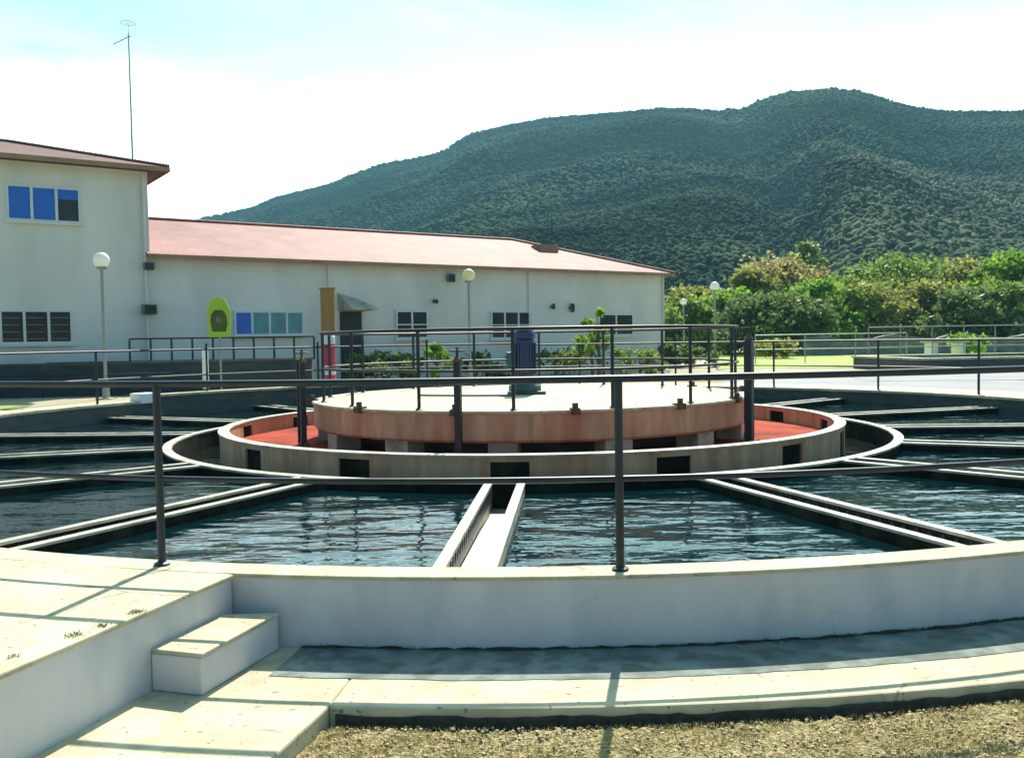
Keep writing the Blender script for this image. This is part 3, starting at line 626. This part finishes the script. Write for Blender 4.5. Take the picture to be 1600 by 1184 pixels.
# ------------------------------------------------------------------ lamps
def lamp(x, y, z, label, gm='globe', rad=0.17, top=3.05):
    e = empty('street_lamp', (x, y, z), label=label, cat='street lamp', group='globe lamps around the tank yard')
    h = top - z
    mb = MB(); mb.tube([(0, 0, 0), (0, 0, h - rad)], 0.035, 12); mb.lathe([(0.075, 0), (0.07, 0.35), (0.04, 0.42)], (0, 0, 0), 14); mb.lathe([(0.10, h - rad - 0.02), (0.11, h - rad + 0.02), (0.09, h - rad + 0.05)], (0, 0, 0), 14); mb.build('pole', 'grey_pole', e, smooth=False)
    prof = [(max(0.002, rad * math.sin(math.pi * i / 14)), h - rad * math.cos(math.pi * i / 14)) for i in range(15)]
    mb = MB(); mb.lathe(prof, (0, 0, 0), 24); mb.build('globe', gm, e, smooth=True)
    mb = MB(); mb.box(-0.16, 0.16, -0.16, 0.16, -0.1, 0.03); mb.build('footing', 'concrete', e)
lamp(-8.72, 19.9, GZ, 'white globe lamp in front of the two storey building')
lamp(-1.16, 25.9, GZ, 'yellowed globe lamp before the long building wall', 'old_globe', 0.18, 3.02)
lamp(7.5, 34.2, GZ, 'white globe lamp against the trees, the taller of the two right of the long building')
lamp(8.84, 47.6, GZ, 'small distant white globe lamp beside the right end of the long building', top=3.0)

# ------------------------------------------------------------------ signs and posts on the far side
e = empty('warning_sign', (-6.5, 20.7, 0.2), R(0), label='lime green sign with a dark pictogram on a thin pole', cat='sign')
mb = MB(); mb.tube([(-0.0, 0.03, 0), (0, 0.03, 1.4)], 0.022, 8); mb.build('pole', 'grey_pole', e)
mb = MB(); T = Matrix.Rotation(R(90), 4, 'X'); mb.prism([(-0.24, 1.18), (0.24, 1.18), (0.26, 1.75), (0.14, 2.02), (0.0, 2.07), (-0.16, 2.02), (-0.26, 1.75)], -0.012, 0.012, T); pn = mb.build('panel', 'lime', e)
mb = MB(); mb.prism([(-0.15, 1.30), (0.15, 1.30), (0.19, 1.48), (0.17, 1.66), (0.09, 1.78), (-0.08, 1.78), (-0.17, 1.68), (-0.19, 1.48)], 0.0125, 0.017, T)
mb.build('pictogram', 'leaf_dark', pn)
mb = MB(); mb.prism([(0.06 * math.cos(a) - 0.01, 1.56 + 0.07 * math.sin(a)) for a in [2 * math.pi * i / 14 for i in range(14)]], 0.0172, 0.020, T)
mb.build('pictogram_spot', 'silver', pn)
e = empty('marker_post', (-4.2, 21.35, 0.2), label='ochre board above a red and white banded post behind the drum', cat='marker post')
mb = MB(); mb.box(-0.16, 0.16, -0.04, 0.04, 1.28, 2.24); mb.box(-0.19, 0.19, -0.05, 0.05, 2.24, 2.28); mb.build('board', 'ochre', e, bevel=0.008)
mb = MB(); mb.lathe([(0.15, 0.0), (0.15, 0.28)], (0, 0, 0), 20); mb.build('red_band', 'red', e); mb = MB(); mb.lathe([(0.15, 0.42), (0.15, 0.98)], (0, 0, 0), 20); mb.build('red_band', 'red', e)
mb = MB(); mb.lathe([(0.149, 0.28), (0.149, 0.42)], (0, 0, 0), 20); mb.build('white_band', 'white_paint', e); mb = MB(); mb.lathe([(0.149, 0.98), (0.149, 1.15), (0.08, 1.24)], (0, 0, 0), 20); mb.build('white_band', 'white_paint', e)
mb = MB(); mb.tube([(0, 0, 1.2), (0, 0, 1.3)], 0.05, 8); mb.build('stem', 'grey_pole', e)
e = empty('white_bin', (-7.0, 21.2, 0.2), label='narrow white box behind the left railing, left of the lime green sign', cat='box')
mb = MB(); mb.box(-0.06, 0.06, -0.06, 0.06, 0.0, 0.92); mb.build('body', 'white_paint', e, bevel=0.02); mb = MB(); mb.box(-0.07, 0.07, -0.07, 0.07, 0.92, 0.95); mb.build('lid', 'silver', e)

# straight railings
def straight_rail(p0, p1, z, h, n, label, rad=0.022, bars=(1.0, 0.5), mat='steel'):
    p0 = Vector((*p0, z)); p1 = Vector((*p1, z)); e = empty('railing', tuple(p0), label=label, cat='railing'); dd = p1 - p0
    for q in bars:
        mb = MB(); mb.tube([Vector((0, 0, h * q)), dd + Vector((0, 0, h * q))], rad, 8); mb.build('top_rail' if q == 1.0 else 'mid_rail', mat, e)
    for i in range(n + 1):
        c = dd * (i / n); mb = MB(); mb.tube([c, c + Vector((0, 0, h - rad))], rad * 1.15, 8); mb.build('post', mat, e)
# low dark basin at the back left, with railings
e = empty('back_basin', (-16.0, 20.2, GZ), math.atan2(1.9, 11.3), label='low dark walled basin behind the left lamp and the lime green sign', cat='basin')
mb = MB(); Lb, Db, Hb = 11.4, 1.6, 0.72
mb.box(0, Lb, 0, 0.18, -0.1, Hb); mb.box(0, Lb, Db - 0.18, Db, -0.1, Hb); mb.box(0, 0.18, 0.18, Db - 0.18, -0.1, Hb); mb.box(Lb - 0.18, Lb, 0.18, Db - 0.18, -0.1, Hb); mb.build('wall', 'dark_wall', e)
mb = MB(); mb.box(-0.02, Lb + 0.02, -0.03, 0.21, Hb, Hb + 0.05); mb.box(-0.02, Lb + 0.02, Db - 0.21, Db + 0.03, Hb, Hb + 0.05); mb.build('coping', 'tank_in', e)
mb = MB(); mb.add([(0.18, 0.18, 0.5), (Lb - 0.18, 0.18, 0.5), (Lb - 0.18, Db - 0.18, 0.5), (0.18, Db - 0.18, 0.5)], [(0, 1, 2, 3)]); mb.build('basin_water', 'channel_water', e)
straight_rail((-8.9, 21.65), (-4.75, 22.35), GZ + 0.77, 0.53, 9, 'dark close-posted railing on the dark basin wall, below the lime green sign')
straight_rail((-16, 19.9), (-7.8, 21.25), GZ, 0.50, 6, 'low dark railing along the dark basin wall, in front of the two storey building', bars=(1.0, 0.5), rad=0.018)
# right side basins
e = empty('far_basin', (11.6, 26.4, GZ), R(4), label='low pale rimmed concrete basin beyond the tank at the right edge', cat='basin')
mb = MB(); mb.box(0, 9, 0, 0.3, -0.1, 0.36); mb.box(0, 0.3, 0.3, 4, -0.1, 0.36); mb.box(0, 9, 4, 4.3, -0.1, 0.36); mb.build('wall', 'tank_in', e)
mb = MB(); mb.box(-0.05, 9, -0.05, 0.35, 0.36, 0.42); mb.box(-0.05, 0.35, 0.35, 4, 0.36, 0.42); mb.box(-0.05, 9, 4.0, 4.35, 0.36, 0.42); mb.build('coping', 'concrete', e)
mb = MB(); mb.add([(0.3, 0.3, 0.1), (9, 0.3, 0.1), (9, 4, 0.1), (0.3, 4, 0.1)], [(0, 1, 2, 3)]); mb.build('basin_water', 'channel_water', e)
straight_rail((12.0, 31.2), (22, 32.0), GZ, 1.35, 9, 'thin grey railing along the far side of the right basin', 0.018, mat='grey_pole')
straight_rail((9.8, 37.3), (15.5, 36.4), GZ, 1.15, 3, 'thin grey railing beside the lawn, left of the right basin', 0.02, mat='grey_pole')
e = empty('valve_house', (15.4, 33.0, GZ), R(4), label='pale slab table on two short legs by the far right railing', cat='slab table')
mb = MB(); mb.box(-0.7, 0.7, -0.4, 0.4, 0.78, 0.88); mb.build('slab', 'concrete', e, bevel=0.01)
for sx in (-0.5, 0.5): mb = MB(); mb.box(sx - 0.09, sx + 0.09, -0.3, 0.3, -0.05, 0.78); mb.build('leg', 'white_paint', e)
# rubble wall
mb = MB(); 
rubble = empty('stone_wall', (16, 51, GZ), R(-3), label='low grey rubble stone wall at the foot of the trees on the right', cat='stone wall')
nn = 60; v = []; 
for i in range(nn + 1):
    x = i * 0.55; h = 0.95 + 0.12 * math.sin(i * 0.9) + random.uniform(-0.05, 0.05); o_ = random.uniform(-0.06, 0.06)
    v += [(x, -0.3 + o_, -0.2), (x, -0.22 + o_, h), (x, 0.22, h), (x, 0.3, -0.2)]
mb.add(v, [(i * 4 + a, i * 4 + a + 1, i * 4 + a + 5, i * 4 + a + 4) for i in range(nn) for a in range(3)] + [(0, 1, 2, 3), (nn * 4, nn * 4 + 1, nn * 4 + 2, nn * 4 + 3)]); mb.build('masonry', 'stone', rubble)

# ------------------------------------------------------------------ foliage
def crown_mesh(clumps, per, leafs, flat=0.75):
    Vs = []
    for (x, y, z, r) in clumps:
        n = per; d = rng.normal(0, 1, (n, 3)); d /= np.linalg.norm(d, axis=1, keepdims=True); rad = r * np.abs(rng.normal(0.7, 0.38, (n, 1)))
        P = np.array([[x, y, z]]) + d * rad * np.array([[1, 1, flat]])
        a = rng.normal(0, 1, (n, 3)); a /= np.linalg.norm(a, axis=1, keepdims=True); b = np.cross(a, rng.normal(0, 1, (n, 3))); b /= np.linalg.norm(b, axis=1, keepdims=True)
        s = leafs * rng.uniform(0.6, 1.4, (n, 1)); a = a * s; b = b * s * 0.6
        Vs.append(np.stack([P - a, P - b, P + a, P + b], 1).reshape(-1, 3))
    V = np.concatenate(Vs); return V, np.arange(len(V)).reshape(-1, 4)
def tree(x, y, z, h, w, mat, label, name='tree', per=150, nc=30, leafs=0.20, low=0.25, cat='tree', group='trees along the foot of the hill'):
    e = empty(name, (x, y, z), label=label, cat=cat, group=group)
    clumps = []
    for k in range(nc):
        u = random.random() ** 0.8; th = random.uniform(0, 2 * math.pi); hz = low + (1 - low) * u
        env = math.sin(math.pi * min(1, (hz - low) / (1 - low) * 0.82 + 0.18)) ** 0.6
        rr = w / 2 * env * random.uniform(0.3, 1.15); cr_ = w * random.uniform(0.07, 0.19)
        clumps.append((rr * math.cos(th), rr * math.sin(th), min(h * hz, h - cr_ * 0.7), cr_))
    V, F = crown_mesh(clumps, per, leafs); np_mesh('crown', V, F, mat, e)
    mb = MB(); t = h * 0.022 + 0.03
    mb.tube([(0, 0, -0.1), (0.03 * h, 0, h * 0.25), (0, 0.02 * h, h * 0.5), (0, 0, h * 0.8)], [t, t * 0.8, t * 0.5, t * 0.15], 8)
    for c in clumps[::3]:
        z0 = max(0.1 * h, c[2] * 0.5); mb.tube([(0, 0, z0), (c[0] * 0.5, c[1] * 0.5, (z0 + c[2]) * 0.52), (c[0], c[1], c[2])], [t * 0.45, t * 0.28, t * 0.1], 5)
    mb.build('trunk', 'trunk', e); return e
def at(px, Y): return (px - 800) / 1450.0 * Y
TR = [ # px, Y, height, width, mat, label
 (1062, 50, 3.6, 3.2, 'leaf_green', 'small green tree just right of the long building, beside the smaller lamp'),
 (1085, 62, 5.0, 4.6, 'leaf_olive', 'olive green tree behind the two white globe lamps'),
 (1138, 58, 4.6, 4.2, 'leaf_bright', 'bright green bushy tree just right of the taller white globe lamp'),
 (1175, 60, 6.2, 4.0, 'leaf_olive', 'olive tree at the left shoulder of the yellow blooming tree'),
 (1222, 64, 7.4, 6.4, 'leaf_bloom', 'yellow blooming tree with pale sprays on top, left of centre in the tree row'),
 (1212, 52, 4.0, 5.2, 'leaf_dark', 'dark low tree in front of the yellow blooming tree'),
 (1290, 57, 5.2, 4.4, 'leaf_bright', 'bright green tree between the yellow blooming tree and the broad round tree'),
 (1262, 90, 11.6, 3.6, 'leaf_green', 'slim tall green tree poking up behind the yellow blooming tree'),
 (1345, 58, 4.8, 5.0, 'leaf_olive', 'low olive tree at the left foot of the broad round tree'),
 (1392, 66, 7.6, 8.0, 'leaf_green', 'broad round mid green tree, widest of the row'),
 (1452, 60, 5.2, 4.6, 'leaf_olive', 'low olive green tree filling the gap right of the broad round tree'),
 (1505, 66, 7.2, 6.2, 'leaf_olive', 'yellowish olive tree next to the right edge tree'),
 (1520, 54, 4.2, 4.4, 'leaf_dark', 'dark shadowy low tree in front of the yellowish olive tree'),
 (1594, 62, 7.4, 6.0, 'leaf_bright', 'fresh bright green tree cut by the right edge of the photo'),
 (1572, 55, 4.6, 4.0, 'leaf_green', 'low mid green tree under the fresh bright tree at the right edge'),
]
for px, Y, h, w, mt, lb in TR:
    Y *= FY
    tree(at(px, Y), Y, GZ, h * 0.88, w * 1.2, mt, lb, per=170, nc=int(34 + w * 6), leafs=0.15 if Y < 80 else 0.24, low=0.10)
SH = [ (600, 24.5, 1.0, 1.7, 'leaf_dark', 'dark green shrub under the two-pane window, seen through the drum railing'),
 (640, 25.5, 0.9, 1.3, 'leaf_green', 'low green shrub just left of the yellow green shrub'),
 (683, 24.0, 1.25, 1.0, 'leaf_bright', 'yellow green upright shrub left of the yellowed globe lamp'),
 (760, 27.0, 0.9, 1.8, 'leaf_dark', 'dark low shrub under the three-pane window'),
 (880, 28.0, 0.9, 2.4, 'leaf_dark', 'dark wide shrub right of the blue motor'),
 (925, 25.5, 1.5, 1.6, 'leaf_green', 'rounded green shrub left of the right foreground post'),
 (1000, 28.5, 0.9, 2.0, 'leaf_green', 'low green shrub at the foot of the long wall near its right corner'),
 (1062, 33.0, 1.0, 2.6, 'leaf_dark', 'dark low shrub just beyond the right corner of the long building'),
 (1210, 44.0, 1.1, 3.6, 'leaf_olive', 'grey olive low shrub at the edge of the lawn'),
 (1510, 42.0, 1.2, 2.6, 'leaf_bright', 'light green low shrub by the slab table'),
 (560, 25.0, 0.9, 1.1, 'leaf_green', 'small green shrub right of the door canopy') ]
for px, Y, h, w, mt, lb in SH:
    Y *= FY
    tree(at(px, Y), Y, GZ, h * 0.85, w * 0.85, mt, lb, name='shrub', per=120, nc=14, leafs=0.06 if Y < 30 else 0.10, low=0.1, cat='shrub', group='shrubs around the yard')
tree(at(935, 25.9), 25.9, GZ, 1.95, 0.9, 'leaf_bright', 'thin bright green sapling with sparse leaves before the right part of the long wall', name='sapling', per=45, nc=12, leafs=0.06, low=0.4, cat='sapling', group=None)

# ------------------------------------------------------------------ hills
ridge = [(-400, 470), (100, 420), (330, 342), (400, 326), (440, 309), (520, 290), (600, 262), (660, 250), (700, 240), (740, 215), (800, 200), (860, 188), (940, 182), (1000, 177), (1040, 173), (1080, 175), (1120, 179), (1165, 176), (1200, 160), (1240, 149), (1300, 146), (1340, 148), (1390, 162), (1430, 172), (1480, 178), (1600, 178), (1750, 190), (2300, 260)]
rx = np.array([r[0] for r in ridge], float); ry = np.array([r[1] for r in ridge], float)
def fbm(x, y, seed, octv=5):
    r = np.random.default_rng(seed); v = 0; a = 1.0; f = 1.0
    for _ in range(octv):
        for _k in range(3):
            th = r.uniform(0, 2 * np.pi); ph = r.uniform(0, 2 * np.pi); v = v + a / 3 * np.sin((x * np.cos(th) + y * np.sin(th)) * f + ph + 1.3 * np.sin((y * np.cos(th) - x * np.sin(th)) * f * 0.7 + ph * 2))
        a *= 0.5; f *= 2.1
    return v
def hill_z(px, t, rr_):
    """height of the hillside at picture column px, fraction t of the way to the ridge"""
    el = (530.8 - 0.0166 * (px - 800) - np.interp(px, rx, ry)) / 1450.0
    return el
def ridge_dist(px): return np.interp(px, [-400, 330, 900, 1150, 1300, 2300], [800, 760, 660, 560, 470, 430])
def surf(px, t):
    D = ridge_dist(px); r0 = 95.0; rr_ = r0 + (D - r0) * t
    X = (px - 800) / 1450.0 * rr_; Y = rr_
    el = hill_z(px, t, rr_); top = el * D + EYE
    s = np.clip(t, 0, None) ** 1.25
    Z = 0.2 + (top - 0.2) * s
    n = fbm(X / 60, Y / 60, 3) * 9 * np.clip(t * 2, 0, 1) * np.clip((1 - t) * 2.2, 0, 1)
    # spur and gully separating the near right hill from the left slope
    g = np.exp(-((px - (1150 + 130 * (1 - t))) / 55.0) ** 2) * np.clip(t * 3, 0, 1) * np.clip((1 - t) * 1.6, 0, 1)
    sp = np.exp(-((px - (1290 + 120 * (1 - t))) / 120.0) ** 2) * np.clip(t * 3, 0, 1) * np.clip((1 - t) * 1.8, 0, 1)
    sp2 = np.exp(-((px - (760 - 380 * (1 - t) * 0)) / 60.0) ** 2) * np.clip((1 - t) * 1.8, 0, 1) * t
    Z = Z + n - 12 * g + 6 * sp + 5 * sp2
    back = np.clip(t - 1, 0, None); Z = np.where(t > 1, (top - 0.2) * np.clip(1 - back * 2.2, 0, 1) + 0.2, Z)
    return X, Y, Z
pxs = np.linspace(-400, 2300, 360); ts = np.concatenate([np.linspace(0, 1, 150), np.linspace(1.02, 1.5, 14)])
PX, TS = np.meshgrid(pxs, ts); X, Y, Z = surf(PX, TS); Z = np.maximum(Z, 0.0)
V = np.stack([X.ravel(), Y.ravel(), Z.ravel()], 1); idx = np.arange(PX.size).reshape(PX.shape)
F = np.stack([idx[:-1, :-1].ravel(), idx[:-1, 1:].ravel(), idx[1:, 1:].ravel(), idx[1:, :-1].ravel()], 1)
np_mesh('hills', V, F, 'hill', kind='structure')
# scrub and woodland covering the slopes, far too many to count
n = 100000
px = rng.uniform(150, 1800, n); t = rng.uniform(0.03, 1.0, n) ** 0.75
X, Y, Z = surf(px, t); dens = fbm(X / 22, Y / 22, 11, 3)
k_ = dens > rng.uniform(-3.4, -0.3, n); X, Y, Z, px, t = X[k_], Y[k_], Z[k_], px[k_], t[k_]
sz = rng.uniform(0.5, 1.45, len(X)) * (1.15 - 0.35 * t) * (0.6 + 0.4 * np.clip(Y / 450, 0, 1.3)) * (0.8 + 0.5 * np.clip(fbm(X / 30, Y / 30, 5, 2), -0.5, 1))
P = np.stack([X, Y, Z + sz * 0.35], 1); S3 = np.stack([sz * rng.uniform(0.8, 1.3, len(X)), sz * rng.uniform(0.8, 1.3, len(X)), sz * rng.uniform(0.7, 1.25, len(X))], 1)
pale = (px + 90 * fbm(X / 45, Y / 45, 8, 3) > 1290) & (t < 0.62 + 0.12 * fbm(X / 50, Y / 50, 9, 2)) & (rng.uniform(0, 1, len(X)) < 0.62)
V, F = blobs(P[pale], S3[pale] * 0.85, 0.3)
np_mesh('pale_scrub', V, F, 'pale_wood', kind='stuff', label='paler grey olive scrub on the lower right part of the hillside', cat='scrub')
P, S3 = P[~pale], S3[~pale]
V, F = blobs(P, S3, 0.28)
np_mesh('hillside_woodland', V, F, 'wood', kind='stuff', label='dark green scrub and woodland covering the whole hillside', cat='woodland')

# ------------------------------------------------------------------ haze
mb = MB(); mb.box(-1100, 1500, -30, 1500, -2.0, 300)
hz = mb.build('haze', 'black', kind='stuff', label='thin blue haze in the air before the hills', cat='haze')
m = bpy.data.materials.new('haze air'); m.use_nodes = True; nt = m.node_tree
for n_ in list(nt.nodes): nt.nodes.remove(n_)
o_ = nt.nodes.new('ShaderNodeOutputMaterial'); pv = nt.nodes.new('ShaderNodeVolumePrincipled'); pv.inputs['Color'].default_value = (0.25, 0.60, 0.80, 1); pv.inputs['Density'].default_value = 0.00045
nt.links.new(pv.outputs[0], o_.inputs['Volume']); hz.data.materials.clear(); hz.data.materials.append(m)
